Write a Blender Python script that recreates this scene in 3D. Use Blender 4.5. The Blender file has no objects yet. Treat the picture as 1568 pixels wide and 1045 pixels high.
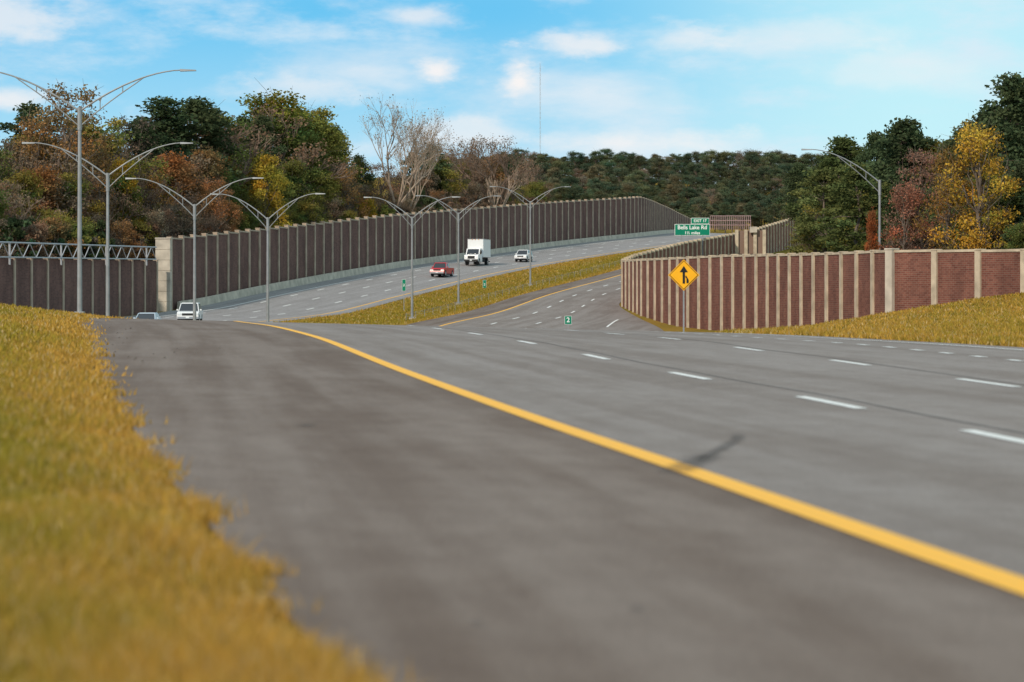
import bpy, math, random
import numpy as np
from mathutils import Vector, Matrix
random.seed(11)
rng = np.random.default_rng(11)
scene = bpy.context.scene
EYE = 1.43
F = 3702.0          # focal length in pixels (85 mm lens)
def brg(u, d):      # pixel column -> world X at distance d
    return (u-784.0)/F*d
def elv(v, d):      # pixel row -> world Z at distance d
    return EYE+(450.0-v)/F*d

# ------------------------------------------------------------------ nodes
def newmat(name):
    m = bpy.data.materials.new(name); m.use_nodes = True
    nt = m.node_tree
    b = nt.nodes["Principled BSDF"]
    return m, nt, b
def simple(name, col, rough=0.7, metal=0.0, var=0.0, scale=3.0, spec=0.3):
    m, nt, b = newmat(name)
    b.inputs["Roughness"].default_value = rough
    b.inputs["Metallic"].default_value = metal
    b.inputs["Specular IOR Level"].default_value = spec
    if var > 0:
        tc = nt.nodes.new("ShaderNodeNewGeometry")
        n = nt.nodes.new("ShaderNodeTexNoise"); n.inputs["Scale"].default_value = scale
        n.inputs["Detail"].default_value = 6
        nt.links.new(tc.outputs["Position"], n.inputs["Vector"])
        r = nt.nodes.new("ShaderNodeValToRGB")
        r.color_ramp.elements[0].position = 0.3; r.color_ramp.elements[1].position = 0.7
        r.color_ramp.elements[0].color = tuple(c*(1-var) for c in col)+(1,)
        r.color_ramp.elements[1].color = tuple(min(1, c*(1+var)) for c in col)+(1,)
        nt.links.new(n.outputs["Fac"], r.inputs["Fac"])
        nt.links.new(r.outputs["Color"], b.inputs["Base Color"])
    else:
        b.inputs["Base Color"].default_value = tuple(col)+(1,)
    return m
def N(nt, t, **kw):
    n = nt.nodes.new(t)
    for k, v in kw.items(): setattr(n, k, v)
    return n
def mixc(nt, fac, a, b, blend='MIX'):
    n = nt.nodes.new("ShaderNodeMix"); n.data_type = 'RGBA'; n.blend_type = blend
    for sock, val in ((n.inputs[0], fac), (n.inputs[6], a), (n.inputs[7], b)):
        if hasattr(val, "links"): nt.links.new(val, sock)
        elif isinstance(val, (int, float)): sock.default_value = val
        else: sock.default_value = tuple(val)+((1,) if len(val) == 3 else ())
    return n.outputs[2]
def math_(nt, op, a, b=None, clamp=False):
    n = nt.nodes.new("ShaderNodeMath"); n.operation = op; n.use_clamp = clamp
    for i, val in enumerate((a, b)):
        if val is None: continue
        if hasattr(val, "links"): nt.links.new(val, n.inputs[i])
        else: n.inputs[i].default_value = val
    return n.outputs[0]
def mrange(nt, v, a, b, c=0.0, d=1.0, smooth=True):
    n = nt.nodes.new("ShaderNodeMapRange")
    n.interpolation_type = 'SMOOTHSTEP' if smooth else 'LINEAR'
    nt.links.new(v, n.inputs[0])
    for i, x in enumerate((a, b, c, d)): n.inputs[i+1].default_value = x
    return n.outputs[0]
def noise(nt, vec, scale, detail=4, rough=0.55):
    n = nt.nodes.new("ShaderNodeTexNoise"); n.inputs["Scale"].default_value = scale
    n.inputs["Detail"].default_value = detail; n.inputs["Roughness"].default_value = rough
    nt.links.new(vec, n.inputs["Vector"]); return n.outputs["Fac"]
def mapping(nt, vec, sc, loc=(0, 0, 0)):
    n = nt.nodes.new("ShaderNodeMapping"); nt.links.new(vec, n.inputs["Vector"])
    n.inputs["Scale"].default_value = sc; n.inputs["Location"].default_value = loc
    return n.outputs["Vector"]

def mat_asphalt(name, lo, hi):
    m, nt, b = newmat(name)
    uv = N(nt, "ShaderNodeUVMap").outputs["UV"]
    streak = noise(nt, mapping(nt, uv, (1.1, 0.03, 1)), 1.0, 5)
    blot = noise(nt, mapping(nt, uv, (0.4, 0.16, 1)), 1.0, 6, 0.62)
    pos = N(nt, "ShaderNodeNewGeometry").outputs["Position"]
    grain = noise(nt, pos, 36.0, 5, 0.82)
    mid = noise(nt, mapping(nt, uv, (1.8, 0.9, 1)), 1.3, 8, 0.7)
    f = math_(nt, 'ADD', math_(nt, 'MULTIPLY', streak, 0.6), math_(nt, 'MULTIPLY', blot, 0.4))
    c = mixc(nt, mrange(nt, f, 0.39, 0.61), lo, hi)
    c = mixc(nt, 1.0, c, mixc(nt, mrange(nt, mid, 0.3, 0.7), (0.89, 0.87, 0.86), (1.07, 1.07, 1.07)), 'MULTIPLY')
    c = mixc(nt, 1.0, c, mixc(nt, mrange(nt, grain, 0.3, 0.7), (0.62, 0.62, 0.62), (1.36, 1.36, 1.36)), 'MULTIPLY')
    nt.links.new(c, b.inputs["Base Color"])
    b.inputs["Roughness"].default_value = 0.9
    b.inputs["Specular IOR Level"].default_value = 0.15
    bp = N(nt, "ShaderNodeBump"); bp.inputs["Strength"].default_value = 0.35; bp.inputs["Distance"].default_value = 0.01
    nt.links.new(grain, bp.inputs["Height"]); nt.links.new(bp.outputs[0], b.inputs["Normal"])
    return m
ASPH_SH = mat_asphalt("asphalt_shoulder", (0.142, 0.106, 0.085), (0.205, 0.166, 0.142))
ASPH = mat_asphalt("asphalt_lanes", (0.198, 0.168, 0.150), (0.256, 0.228, 0.212))
ASPH_FAR = mat_asphalt("asphalt_opposite", (0.245, 0.230, 0.228), (0.295, 0.28, 0.28))

def mat_grass_ground():
    m, nt, b = newmat("grass_ground")
    pos = N(nt, "ShaderNodeNewGeometry").outputs["Position"]
    a = noise(nt, pos, 0.12, 6, 0.6); c2 = noise(nt, pos, 1.6, 6, 0.65); c3 = noise(nt, pos, 14, 4, 0.7)
    c = mixc(nt, mrange(nt, a, 0.38, 0.6), (0.16, 0.145, 0.025), (0.29, 0.18, 0.04))
    c = mixc(nt, mrange(nt, c2, 0.35, 0.7), c, (0.32, 0.21, 0.055))
    c = mixc(nt, 1.0, c, mixc(nt, mrange(nt, c3, 0.3, 0.7), (0.6, 0.6, 0.6), (1.15, 1.15, 1.15)), 'MULTIPLY')
    nt.links.new(c, b.inputs["Base Color"]); b.inputs["Roughness"].default_value = 1.0
    b.inputs["Specular IOR Level"].default_value = 0.0
    return m
GROUND = mat_grass_ground()

def mat_paint(name, col, worn=0.25):
    m, nt, b = newmat(name)
    pos = N(nt, "ShaderNodeNewGeometry").outputs["Position"]
    n = noise(nt, pos, 9.0, 8, 0.75)
    c = mixc(nt, mrange(nt, n, 0.42, 0.72), col, tuple(x*(1-worn)+0.16*worn for x in col))
    nt.links.new(c, b.inputs["Base Color"]); b.inputs["Roughness"].default_value = 0.6
    return m
YELLOW = mat_paint("yellow_paint", (0.92, 0.45, 0.006), 0.16)
WHITE = mat_paint("white_paint", (0.78, 0.77, 0.74), 0.25)

def mat_stain():
    m, nt, b = newmat("tyre_mark")
    uv = N(nt, "ShaderNodeUVMap").outputs["UV"]
    pos = N(nt, "ShaderNodeNewGeometry").outputs["Position"]
    n = noise(nt, pos, 5.0, 5, 0.7)
    b.inputs["Base Color"].default_value = (0.06, 0.052, 0.048, 1)
    b.inputs["Roughness"].default_value = 0.9
    s = N(nt, "ShaderNodeSeparateXYZ"); nt.links.new(uv, s.inputs[0])
    soft = math_(nt, 'MULTIPLY', mrange(nt, s.outputs[0], 1.0, 0.2), mrange(nt, s.outputs[1], 1.0, 0.5))
    nt.links.new(math_(nt, 'MULTIPLY', soft, mrange(nt, n, 0.3, 0.7, 0.15, 0.58)), b.inputs["Alpha"])
    return m
STAIN = mat_stain()
SEAM = simple("tar_seam", (0.10, 0.088, 0.08), 0.8, var=0.3, scale=4)

def mat_brick(name, c1, c2, mortar, scale=1.0):
    m, nt, b = newmat(name)
    uv = N(nt, "ShaderNodeUVMap").outputs["UV"]
    br = N(nt, "ShaderNodeTexBrick"); nt.links.new(uv, br.inputs["Vector"])
    br.inputs["Color1"].default_value = c1+(1,); br.inputs["Color2"].default_value = c2+(1,)
    br.inputs["Mortar"].default_value = mortar+(1,)
    br.inputs["Scale"].default_value = scale
    br.inputs["Brick Width"].default_value = 0.42; br.inputs["Row Height"].default_value = 0.14
    br.inputs["Mortar Size"].default_value = 0.012
    big = noise(nt, mapping(nt, uv, (1, .35, 1)), 0.5, 7, 0.7)
    col = mixc(nt, 1.0, br.outputs["Color"], mixc(nt, mrange(nt, big, 0.3, 0.7), (0.70, 0.69, 0.70), (1.2, 1.16, 1.13)), 'MULTIPLY')
    nt.links.new(col, b.inputs["Base Color"]); b.inputs["Roughness"].default_value = 0.9
    b.inputs["Specular IOR Level"].default_value = 0.15
    return m
BRICK_R = mat_brick("brick_red", (0.205, 0.083, 0.060), (0.135, 0.050, 0.038), (0.22, 0.15, 0.12))
BRICK_L = mat_brick("brick_brown", (0.170, 0.092, 0.078), (0.115, 0.063, 0.055), (0.15, 0.10, 0.09))
CONC = simple("concrete_post", (0.47, 0.385, 0.285), 0.85, var=0.25, scale=1.3)
CONC_L = simple("concrete_post_brown", (0.38, 0.295, 0.225), 0.85, var=0.22, scale=1.0)
CONC_B = simple("concrete_pale", (0.46, 0.40, 0.33), 0.85, var=0.25, scale=0.9)
STEEL = simple("galvanised_steel", (0.27, 0.28, 0.29), 0.55, 0.3, var=0.15, scale=2)
STEEL_F = simple("weathered_steel", (0.40, 0.40, 0.42), 0.6, 0.2)

# ------------------------------------------------------------------ mesh builder
class MB:
    def __init__(s): s.v = []; s.f = []; s.m = []; s.uv = []; s.mats = []
    def mi(s, mat):
        if mat not in s.mats: s.mats.append(mat)
        return s.mats.index(mat)
    def face(s, pts, mat, uvs=None):
        i = len(s.v); s.v.extend([tuple(p) for p in pts]); s.f.append(list(range(i, i+len(pts))))
        s.m.append(s.mi(mat)); s.uv.extend(uvs if uvs else [(0, 0)]*len(pts))
    def hexa(s, b4, t4, mat, uvf=None):
        b4 = [Vector(p) for p in b4]; t4 = [Vector(p) for p in t4]
        for q in ([b4[3], b4[2], b4[1], b4[0]], t4):
            s.face(q, mat)
        for k in range(4):
            k2 = (k+1) % 4
            q = [b4[k], b4[k2], t4[k2], t4[k]]
            s.face(q, mat, uvf(q) if uvf else None)
    def box(s, c, sz, mat, rz=0.0, M=None):
        x, y, z = (a/2 for a in sz)
        R = Matrix.Rotation(rz, 4, 'Z')
        def T(p):
            q = R @ Vector(p) + Vector(c)
            return M @ q if M else q
        s.hexa([T((-x, -y, -z)), T((x, -y, -z)), T((x, y, -z)), T((-x, y, -z))],
               [T((-x, -y, z)), T((x, -y, z)), T((x, y, z)), T((-x, y, z))], mat)
    def tube(s, pts, rad, mat, n=8, caps=True):
        pts = [Vector(p) for p in pts]
        rings = []
        for i, p in enumerate(pts):
            a = pts[max(i-1, 0)]; b = pts[min(i+1, len(pts)-1)]
            d = (b-a).normalized()
            up = Vector((0, 0, 1)) if abs(d.z) < 0.9 else Vector((1, 0, 0))
            e1 = d.cross(up).normalized(); e2 = d.cross(e1)
            r = rad[i] if isinstance(rad, (list, tuple)) else rad
            rings.append([p+e1*(r*math.cos(2*math.pi*k/n))+e2*(r*math.sin(2*math.pi*k/n)) for k in range(n)])
        base = len(s.v); mi = s.mi(mat)
        for r in rings:
            s.v.extend([tuple(q) for q in r])
        for i in range(len(rings)-1):
            for k in range(n):
                k2 = (k+1) % n
                s.f.append([base+i*n+k, base+i*n+k2, base+(i+1)*n+k2, base+(i+1)*n+k]); s.m.append(mi)
                s.uv.extend([(0, 0)]*4)
        if caps:
            s.f.append([base+k for k in range(n)]); s.m.append(mi); s.uv.extend([(0, 0)]*n)
            e = base+(len(rings)-1)*n
            s.f.append([e+k for k in range(n)][::-1]); s.m.append(mi); s.uv.extend([(0, 0)]*n)
    def prism(s, prof, x0, x1, mat, inset=0.0, M=None):
        L = [Vector((x0, y, z)) for y, z in prof]; Rr = [Vector((x1, y, z)) for y, z in prof]
        if M: L = [M @ p for p in L]; Rr = [M @ p for p in Rr]
        s.face(L[::-1], mat); s.face(Rr, mat)
        for k in range(len(prof)):
            k2 = (k+1) % len(prof)
            s.face([L[k], L[k2], Rr[k2], Rr[k]], mat)
    def obj(s, name, loc=None, rz=0.0, smooth=False, bevel=0.0, fixn=True):
        me = bpy.data.meshes.new(name)
        me.from_pydata(s.v, [], s.f)
        for m in s.mats: me.materials.append(m)
        me.polygons.foreach_set("material_index", s.m)
        uvl = me.uv_layers.new(name="UVMap")
        uvl.data.foreach_set("uv", np.array(s.uv, dtype=np.float32).ravel())
        if smooth: me.polygons.foreach_set("use_smooth", [True]*len(s.f))
        me.update()
        if fixn:
            import bmesh
            bm = bmesh.new(); bm.from_mesh(me)
            bmesh.ops.remove_doubles(bm, verts=bm.verts, dist=0.0005) if bevel else None
            bmesh.ops.recalc_face_normals(bm, faces=bm.faces); bm.to_mesh(me); bm.free()
        o = bpy.data.objects.new(name, me); scene.collection.objects.link(o)
        if loc: o.location = loc
        o.rotation_euler[2] = rz
        if bevel:
            bv = o.modifiers.new("bevel", 'BEVEL'); bv.width = bevel; bv.segments = 2; bv.limit_method = 'ANGLE'
        return o

# ------------------------------------------------------------------ terrain tables (Y, X, Z)
def pchip(xs, ys, xq):
    xs = np.array(xs, float); ys = np.array(ys, float)
    h = np.diff(xs); dl = np.diff(ys)/h
    d = np.zeros(len(xs))
    for i in range(1, len(xs)-1):
        if dl[i-1]*dl[i] > 0:
            w1 = 2*h[i]+h[i-1]; w2 = h[i]+2*h[i-1]
            d[i] = (w1+w2)/(w1/dl[i-1]+w2/dl[i])
    d[0] = dl[0]; d[-1] = dl[-1]
    xq = np.clip(xq, xs[0], xs[-1])
    i = np.clip(np.searchsorted(xs, xq)-1, 0, len(h)-1)
    t = (xq-xs[i])/h[i]
    return ((2*t**3-3*t**2+1)*ys[i]+(t**3-2*t**2+t)*h[i]*d[i]+(-2*t**3+3*t**2)*ys[i+1]+(t**3-t**2)*h[i]*d[i+1])
far = lambda x: [(700, x, 20), (780, x+14, 29), (900, x+35, 40), (1100, x+72, 43), (2000, x+72, 46), (9000, x+72, 60)]
TB = {
 'LW': [(-40,-62,0),(100,-56,-1),(150,-50,-2),(185,-45.5,-2),(215,-41.5,-1.3),(255,-36.1,-.29),(290,-30.1,1.66),(320,-24.6,3.33),(352,-17.5,5.2),(390,-8.9,7.1),(455,8.1,10.5),(520,27.5,13.8),(580,37,15.9),(640,47.7,17.7)]+far(58),
 'E2': [(-40,-45,-.5),(100,-39,-1.2),(150,-33,-2.2),(185,-28.2,-2.2),(215,-24.2,-1.5),(235,-21.4,-1.15),(255,-18.7,-.85),(290,-12.5,.95),(320,-7,2.65),(352,.2,4.6),(390,9.1,6.6),(455,26.2,9.9),(520,45.5,13.2),(580,55.5,15.3),(640,66,17)]+far(77),
 'M': [(-40,-9,.3),(0,-6,.3),(8.9,-5,.3),(44,-11.5,.65),(70,-16.5,.85),(100,-22,1.0),(128,-24.2,.35),(150,-24.8,-1.9),(185,-22,-2.7),(215,-17,-2.3),(245,-12,-1.45),(285,-6,.1),(330,2.5,2.5),(390,16.5,6.1),(455,33,9.4),(520,51,12.9),(580,62,15),(640,72,16.8)]+far(83),
 'E3': [(-40,9,0),(0,1.25,0),(8.9,-.61,0),(12.6,-1.38,0),(16.5,-2.2,0),(24,-3.7,0),(43,-7.3,.02),(70,-12.3,.25),(100,-17.6,.4),(120,-19,.15),(150,-18,-1.6),(190,-13.2,-2.4),(220,-9.2,-1.3),(245,-5,-.5),(285,1,1.27),(330,10,3.5),(390,23,6.8),(455,39.5,10.2),(520,57,13.5),(580,68,15.6),(640,78,17)]+far(89),
 'RE': [(-40,24,0),(8.9,20,0),(24,18.5,0),(44,16,0),(63.7,13.7,0),(80,11.6,-.05),(105,9.2,-.27),(120,8.9,-.8),(150,10,-2.0),(190,12.5,-2.5),(220,13.6,-1.8),(245,12.6,-.9),(265,11.8,.1),(285,14.1,1.2),(330,22.7,3.6),(390,37.3,7),(455,53.2,10.4),(520,69.2,13.6),(580,80,15.6),(640,90,17)]+far(101),
 'RW': [(-40,60,2.5),(122,60,2.5),(138,46,2.1),(154.5,32.7,1.5),(161.5,28.4,.4),(165,25.9,-.4),(181,23.3,-.9),(200,20.8,-1.5),(212,18.7,-1.8),(227,15.7,-1.6),(245,13.3,-.8),(265,12.1,.1),(285,14.5,1.2),(330,23.3,3.6),(390,38,7),(455,54,10.4),(520,70.2,13.6),(580,81.5,15.6),(640,91.5,17)]+far(103),
}
YS = np.concatenate([np.arange(-40, 700, 2.0), np.arange(700, 1200, 20.0), np.arange(1200, 9001, 600.0)])
FX = {}; FZ = {}
for k, t in TB.items():
    FX[k] = pchip([a[0] for a in t], [a[1] for a in t], YS)
    FZ[k] = pchip([a[0] for a in t], [a[2] for a in t], YS)
order = []
def addf(x, z): order.append((x, z))
addf(np.full(len(YS), -4000.0), FZ['LW']+10)
addf(FX['LW']-45, FZ['LW']+4.5)
addf(FX['LW']-3, FZ['LW'])
addf(FX['LW'], FZ['LW'])
addf(FX['LW']+.8, FZ['LW'])
for k in ('E2', 'M', 'E3', 'RE', 'RW'): addf(FX[k], FZ[k])
addf(FX['RW']+3, FZ['RW'])
addf(FX['RW']+50, FZ['RW']+3)
addf(np.full(len(YS), 4000.0), FZ['RW']+8)
AX = np.array([o[0] for o in order]); AZ = np.array([o[1] for o in order])   # (K, S)
def surf(x, y):
    i = int(np.clip(np.searchsorted(YS, y)-1, 0, len(YS)-2)); t = (y-YS[i])/(YS[i+1]-YS[i])
    xs = AX[:, i]*(1-t)+AX[:, i+1]*t; zs = AZ[:, i]*(1-t)+AZ[:, i+1]*t
    return float(np.interp(x, xs, zs))
def fx(k, y): return float(np.interp(y, YS, FX[k]))
def grid_mesh(name, cols, mat, zoff, i0, i1, uoff=None):
    X = np.array([c[0][i0:i1] for c in cols]); Z = np.array([c[1][i0:i1] for c in cols])+zoff
    K, S = X.shape; Y = np.tile(YS[i0:i1], (K, 1))
    v = np.stack([X, Y, Z], -1).reshape(-1, 3)
    f = []
    for k in range(K-1):
        for s_ in range(S-1):
            a = k*S+s_; f.append((a, a+S, a+S+1, a+1))
    me = bpy.data.meshes.new(name); me.from_pydata(v.tolist(), [], f); me.materials.append(mat)
    uvl = me.uv_layers.new(name="UVMap")
    u = X if uoff is None else X-uoff[i0:i1][None, :]
    UV = np.stack([u, Y], -1).reshape(-1, 2)
    li = np.zeros(len(me.loops), dtype=np.int32); me.loops.foreach_get("vertex_index", li)
    uvl.data.foreach_set("uv", UV[li].astype(np.float32).ravel())
    me.polygons.foreach_set("use_smooth", [True]*len(f)); me.update()
    o = bpy.data.objects.new(name, me); scene.collection.objects.link(o); return o
def subcols(a, b, n, last=True):
    r = []
    for j in range(n+(1 if last else 0)):
        t = j/n; r.append((a[0]*(1-t)+b[0]*t, a[1]*(1-t)+b[1]*t))
    return r
subn = [6, 6, 1, 1, 8, 5, 8, 12, 8, 1, 5, 6]
cols = []
for k in range(len(order)-1): cols += subcols(order[k], order[k+1], subn[k], last=False)
cols.append(order[-1])
grid_mesh("ground", cols, GROUND, -0.04, 0, len(YS))

LT = {
 'Y': [(-40,10.9),(0,4.15),(8.9,2.88),(11.76,2.49),(20,1.355),(26.2,.467),(52.9,-3.2),(70,-5.7),(88,-8.7),(105,-12),(120,-13.2),(150,-13),(190,-9.8),(220,-6),(245,-1.8),(285,4.2),(330,13.2),(390,26),(455,42.5),(520,60),(9000,100)],
 'L1': [(-40,12),(8.9,6.3),(23.5,4.9),(31.7,4.16),(41.7,3.05),(52.9,1.83),(65.3,.4),(77.8,-1.18),(89.7,-2.76),(101.8,-4.3),(120,-6),(150,-7),(190,-5),(220,-2.2),(245,1.9),(285,7.4),(330,16.4),(390,29.7),(455,46),(520,63)],
 'L2': [(-40,15),(8.9,10.2),(38.6,7.57),(49.4,6.9),(60,5.86),(73.4,4.8),(82.6,3.5),(101.8,1.4),(120,0),(150,-1.5),(190,-.5),(220,1.6),(245,5.5),(285,10.5),(330,19.5),(390,33.4),(455,49.5),(520,66)],
 'L3': [(-40,18),(8.9,14),(50.9,10.7),(66,9.6),(80,7.6),(100,5.3),(130,4)],
 'R': [(-40,22.5),(8.9,18.7),(24,17.2),(44,14.8),(63.7,12.5),(80,10.3),(105,7.9),(120,7),(150,6.8),(190,7.5),(220,8.6),(232,9.7),(245,11.0),(265,11.0),(285,13.4),(330,21.4),(390,36),(455,52),(520,68)],
}
def lx(k, y):
    t = LT[k]; return float(pchip([a[0] for a in t], [a[1] for a in t], np.array([y]))[0])
YX = pchip([a[0] for a in LT['Y']], [a[1] for a in LT['Y']], YS)
def colat(X):
    return (X, np.array([surf(X[i], YS[i]) for i in range(len(YS))]))
iN = int(np.searchsorted(YS, 640))
cY = colat(YX)
e3 = (FX['E3'], FZ['E3']); re_ = (FX['RE'], FZ['RE'])
grid_mesh("road_shoulder", subcols(e3, cY, 4), ASPH_SH, 0.0, 0, iN, YX)
grid_mesh("road", subcols(cY, re_, 10), ASPH, 0.0, 0, iN, YX)
lw8 = (FX['LW']+.8, FZ['LW']); e2 = (FX['E2'], FZ['E2'])
grid_mesh("opposite_road", subcols(lw8, e2, 10), ASPH_FAR, 0.0, int(np.searchsorted(YS, 60)), iN, FX['E2'])

def strip(mb, fn, y0, y1, w, mat, zo=0.008, step=1.0, uv=False):
    n = max(1, int(math.ceil((y1-y0)/step))); ys = [y0+(y1-y0)*i/n for i in range(n+1)]
    for a, b in zip(ys[:-1], ys[1:]):
        xa, xb = fn(a), fn(b)
        if not uv:
            mb.face([(xa-w/2, a, surf(xa-w/2, a)+zo), (xa+w/2, a, surf(xa+w/2, a)+zo),
                 (xb+w/2, b, surf(xb+w/2, b)+zo), (xb-w/2, b, surf(xb-w/2, b)+zo)], mat)
        else:
            va = abs(2*(a-y0)/(y1-y0)-1); vb = abs(2*(b-y0)/(y1-y0)-1)
            for s in (-1, 1):
                mb.face([(xa, a, surf(xa, a)+zo), (xa+s*w/2, a, surf(xa+s*w/2, a)+zo), (xb+s*w/2, b, surf(xb+s*w/2, b)+zo), (xb, b, surf(xb, b)+zo)],
                        mat, [(0, va), (1, va), (1, vb), (0, vb)])
mk = MB()
strip(mk, lambda y: lx('Y', y), -20, 500, 0.25, YELLOW)
d1 = [6.5, 15, 23.5, 31.7, 41.7, 52.9, 65.3, 77.8, 89.7, 101.8]+[114+12.2*i for i in range(32)]
for c in d1: strip(mk, lambda y: lx('L1', y), c-1.75, c+1.75, 0.17 if c < 110 else 0.2, WHITE)
d2 = [14, 26.5, 38.6, 49.4, 60, 73.4, 82.6, 93]+[105+12.2*i for i in range(33)]
for c in d2: strip(mk, lambda y: lx('L2', y), c-1.75, c+1.75, 0.17 if c < 110 else 0.2, WHITE)
y = 10
while y < 110:
    strip(mk, lambda q: lx('L3', q), y-.5, y+.5, 0.2, WHITE); y += 2.95
strip(mk, lambda y: lx('R', y), -20, 125, 0.16, WHITE)
strip(mk, lambda y: lx('R', y), 222, 238, 0.2, WHITE)
strip(mk, lambda y: lx('R', y), 300, 500, 0.16, WHITE)
strip(mk, lambda y: fx('E2', y)-1.6, 90, 500, 0.2, YELLOW)
strip(mk, lambda y: fx('LW', y)+3.6, 90, 500, 0.2, WHITE)
for k, ph in ((1, 0), (2, 4), (3, 8)):
    y = 95+ph
    while y < 500:
        strip(mk, lambda q, k=k: fx('E2', q)-1.6-3.65*k, y-1.6, y+1.6, 0.2, WHITE); y += 12.2
mk.obj("road_markings", fixn=False)
sm = MB()
strip(sm, lambda y: lx('L1', y)+.42+.03*math.sin(y*.6), 5, 110, 0.05, SEAM, 0.005)
strip(sm, lambda y: lx('L2', y)+.35+.03*math.sin(y*.5), 5, 110, 0.05, SEAM, 0.005)
sm.obj("road_seam", fixn=False)
tm = MB()
sk = [(18.6, 1.15), (19.4, 1.32), (20.3, 1.50), (22, 1.88), (23.6, 2.20), (24.6, 2.30)]
skx = lambda y: float(np.interp(y, [a[0] for a in sk], [a[1] for a in sk]))
strip(tm, skx, 18.9, 21.6, 0.42, STAIN, 0.012, 0.2, True); strip(tm, skx, 20.2, 25.0, 0.2, STAIN, 0.013, 0.2, True)
for (sx, sy, sr) in ((brg(468, 26.1), 26.1, .15), (brg(730, 10.4), 10.4, .05), (brg(975, 10.9), 10.9, .045)):
    pts = [(sx+sr*random.uniform(.8, 1.2)*math.cos(a*math.pi/6), sy+2.2*sr*random.uniform(.8, 1.2)*math.sin(a*math.pi/6), surf(sx, sy)+0.014) for a in range(12)]
    for a in range(12):
        tm.face([(sx, sy, surf(sx, sy)+.014), pts[a], pts[(a+1) % 12]], STAIN, [(0, 0), (1, 0), (1, 0)])
tm.obj("tyre_mark", fixn=False)
gr = MB()
for i in range(26):
    yy = random.uniform(48, 80); xx = fx('E3', yy)+abs(random.gauss(0, 1.1))+.15
    r = random.uniform(.01, .02)*(1+yy*.012); z = surf(xx, yy)
    gr.hexa([(xx-r, yy-r, z), (xx+r, yy-r*.7, z), (xx+r*.8, yy+r, z), (xx-r, yy+r, z)], [(xx-r*.5, yy-r*.5, z+r), (xx+r*.5, yy-r*.5, z+r*1.2), (xx+r*.4, yy+r*.5, z+r), (xx-r*.5, yy+r*.4, z+r*.8)], SEAM)
gr.obj("gravel")

# ------------------------------------------------------------------ walls
def resample(path, sp):
    P = np.array(path, float); d = np.r_[0, np.cumsum(np.hypot(np.diff(P[:, 0]), np.diff(P[:, 1])))]
    n = int(round(d[-1]/sp)); q = np.linspace(0, d[-1], n+1)
    return np.stack([np.interp(q, d, P[:, i]) for i in range(P.shape[1])], 1), q
def wall(name, path, sp, pm, post, coping=None, pw=0.45, th=0.22, over=0.28, cap=.06):
    P, q = resample(path, sp); mb = MB()
    for i in range(len(P)-1):
        a, b = P[i], P[i+1]; d = Vector((b[0]-a[0], b[1]-a[1], 0)).normalized(); n = Vector((-d.y, d.x, 0))*th/2
        zt = (a[2]+b[2])/2; zb = min(surf(a[0], a[1]), surf(b[0], b[1]))-.6
        A = Vector((a[0], a[1], 0)); B = Vector((b[0], b[1], 0)); Z = Vector((0, 0, 1))
        u0, u1 = q[i], q[i+1]
        def uvf(pts, A=A, d=d, u0=u0): return [(u0+(Vector((p[0], p[1], 0))-A).dot(d), p[2]) for p in pts]
        mb.hexa([A-n+Z*zb, B-n+Z*zb, B+n+Z*zb, A+n+Z*zb], [A-n+Z*zt, B-n+Z*zt, B+n+Z*zt, A+n+Z*zt], pm, uvf)
        if coping:
            n2 = n*1.6
            mb.hexa([A-n2+Z*(zt+.002), B-n2+Z*(zt+.002), B+n2+Z*(zt+.002), A+n2+Z*(zt+.002)],
                    [A-n2+Z*(zt+.17), B-n2+Z*(zt+.17), B+n2+Z*(zt+.17), A+n2+Z*(zt+.17)], coping)
    for i in range(len(P)):
        a = P[i]; j = min(i+1, len(P)-1); k = max(i-1, 0)
        rz = math.atan2(P[j][1]-P[k][1], P[j][0]-P[k][0])
        zz = [(P[i][2]+P[j][2])/2, (P[i][2]+P[k][2])/2]
        zt = max(zz)+over; zb = surf(a[0], a[1])-.7
        mb.box((a[0], a[1], (zt+zb)/2), (pw, pw, zt-zb), post, rz)
        mb.box((a[0], a[1], zt+.052), (pw+cap, pw+cap, .1), coping or post, rz)
    return mb.obj(name)
def lwx(y): return fx('LW', y)
ltop = [(255,7.08),(272,8.0),(290,9.0),(320,10.7),(352,12.7),(390,14.8),(455,18.5),(520,22.1),(580,22.1),(640,20.8)]
lt = lambda y: float(np.interp(y, [a[0] for a in ltop], [a[1] for a in ltop]))
wall("noise_barrier_wall", [(lwx(y), y, lt(y)) for y in np.arange(255, 640, 4)], 4.3, BRICK_L, CONC_L, CONC_L, pw=.5, over=.14)
wall("noise_barrier_wall", [(lwx(y), y, 4.4+(y-205)*.01) for y in np.arange(150, 252, 4)], 4.3, BRICK_L, CONC_L, None, pw=.42, over=0.0)
pb = MB(); px = lwx(253)
for i in range(8):
    z0 = -1.6+i*1.09
    pb.box((px+.0, 252.6, z0+.53), (1.55, 1.2, 1.06), CONC_B)
pb.box((px, 252.6, 2.6), (1.45, 1.1, 8.9), CONC_B)
pb.box((px, 252.6, 7.2), (1.65, 1.3, .14), CONC_B)
pb.obj("concrete_pillar", bevel=0.03)
tr = MB()
ys = np.arange(150, 250, 3.4)
P = [Vector((lwx(y)+.45, y, 4.42+(y-205)*.01)) for y in ys]
for i in range(len(P)-1):
    a, b = P[i], P[i+1]
    lo, hi = Vector((0, 0, .1)), Vector((0, 0, 1.35))
    tr.tube([a+lo, b+lo], .07, STEEL_F, 6); tr.tube([a+hi, b+hi], .08, STEEL_F, 6)
    tr.tube([a+lo, (a+b)/2+hi], .045, STEEL_F, 5); tr.tube([(a+b)/2+hi, b+lo], .045, STEEL_F, 5)
    if i % 4 == 0: tr.tube([a-hi*.4, a+hi], .09, STEEL_F, 6)
tr.obj("truss_railing")
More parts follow.
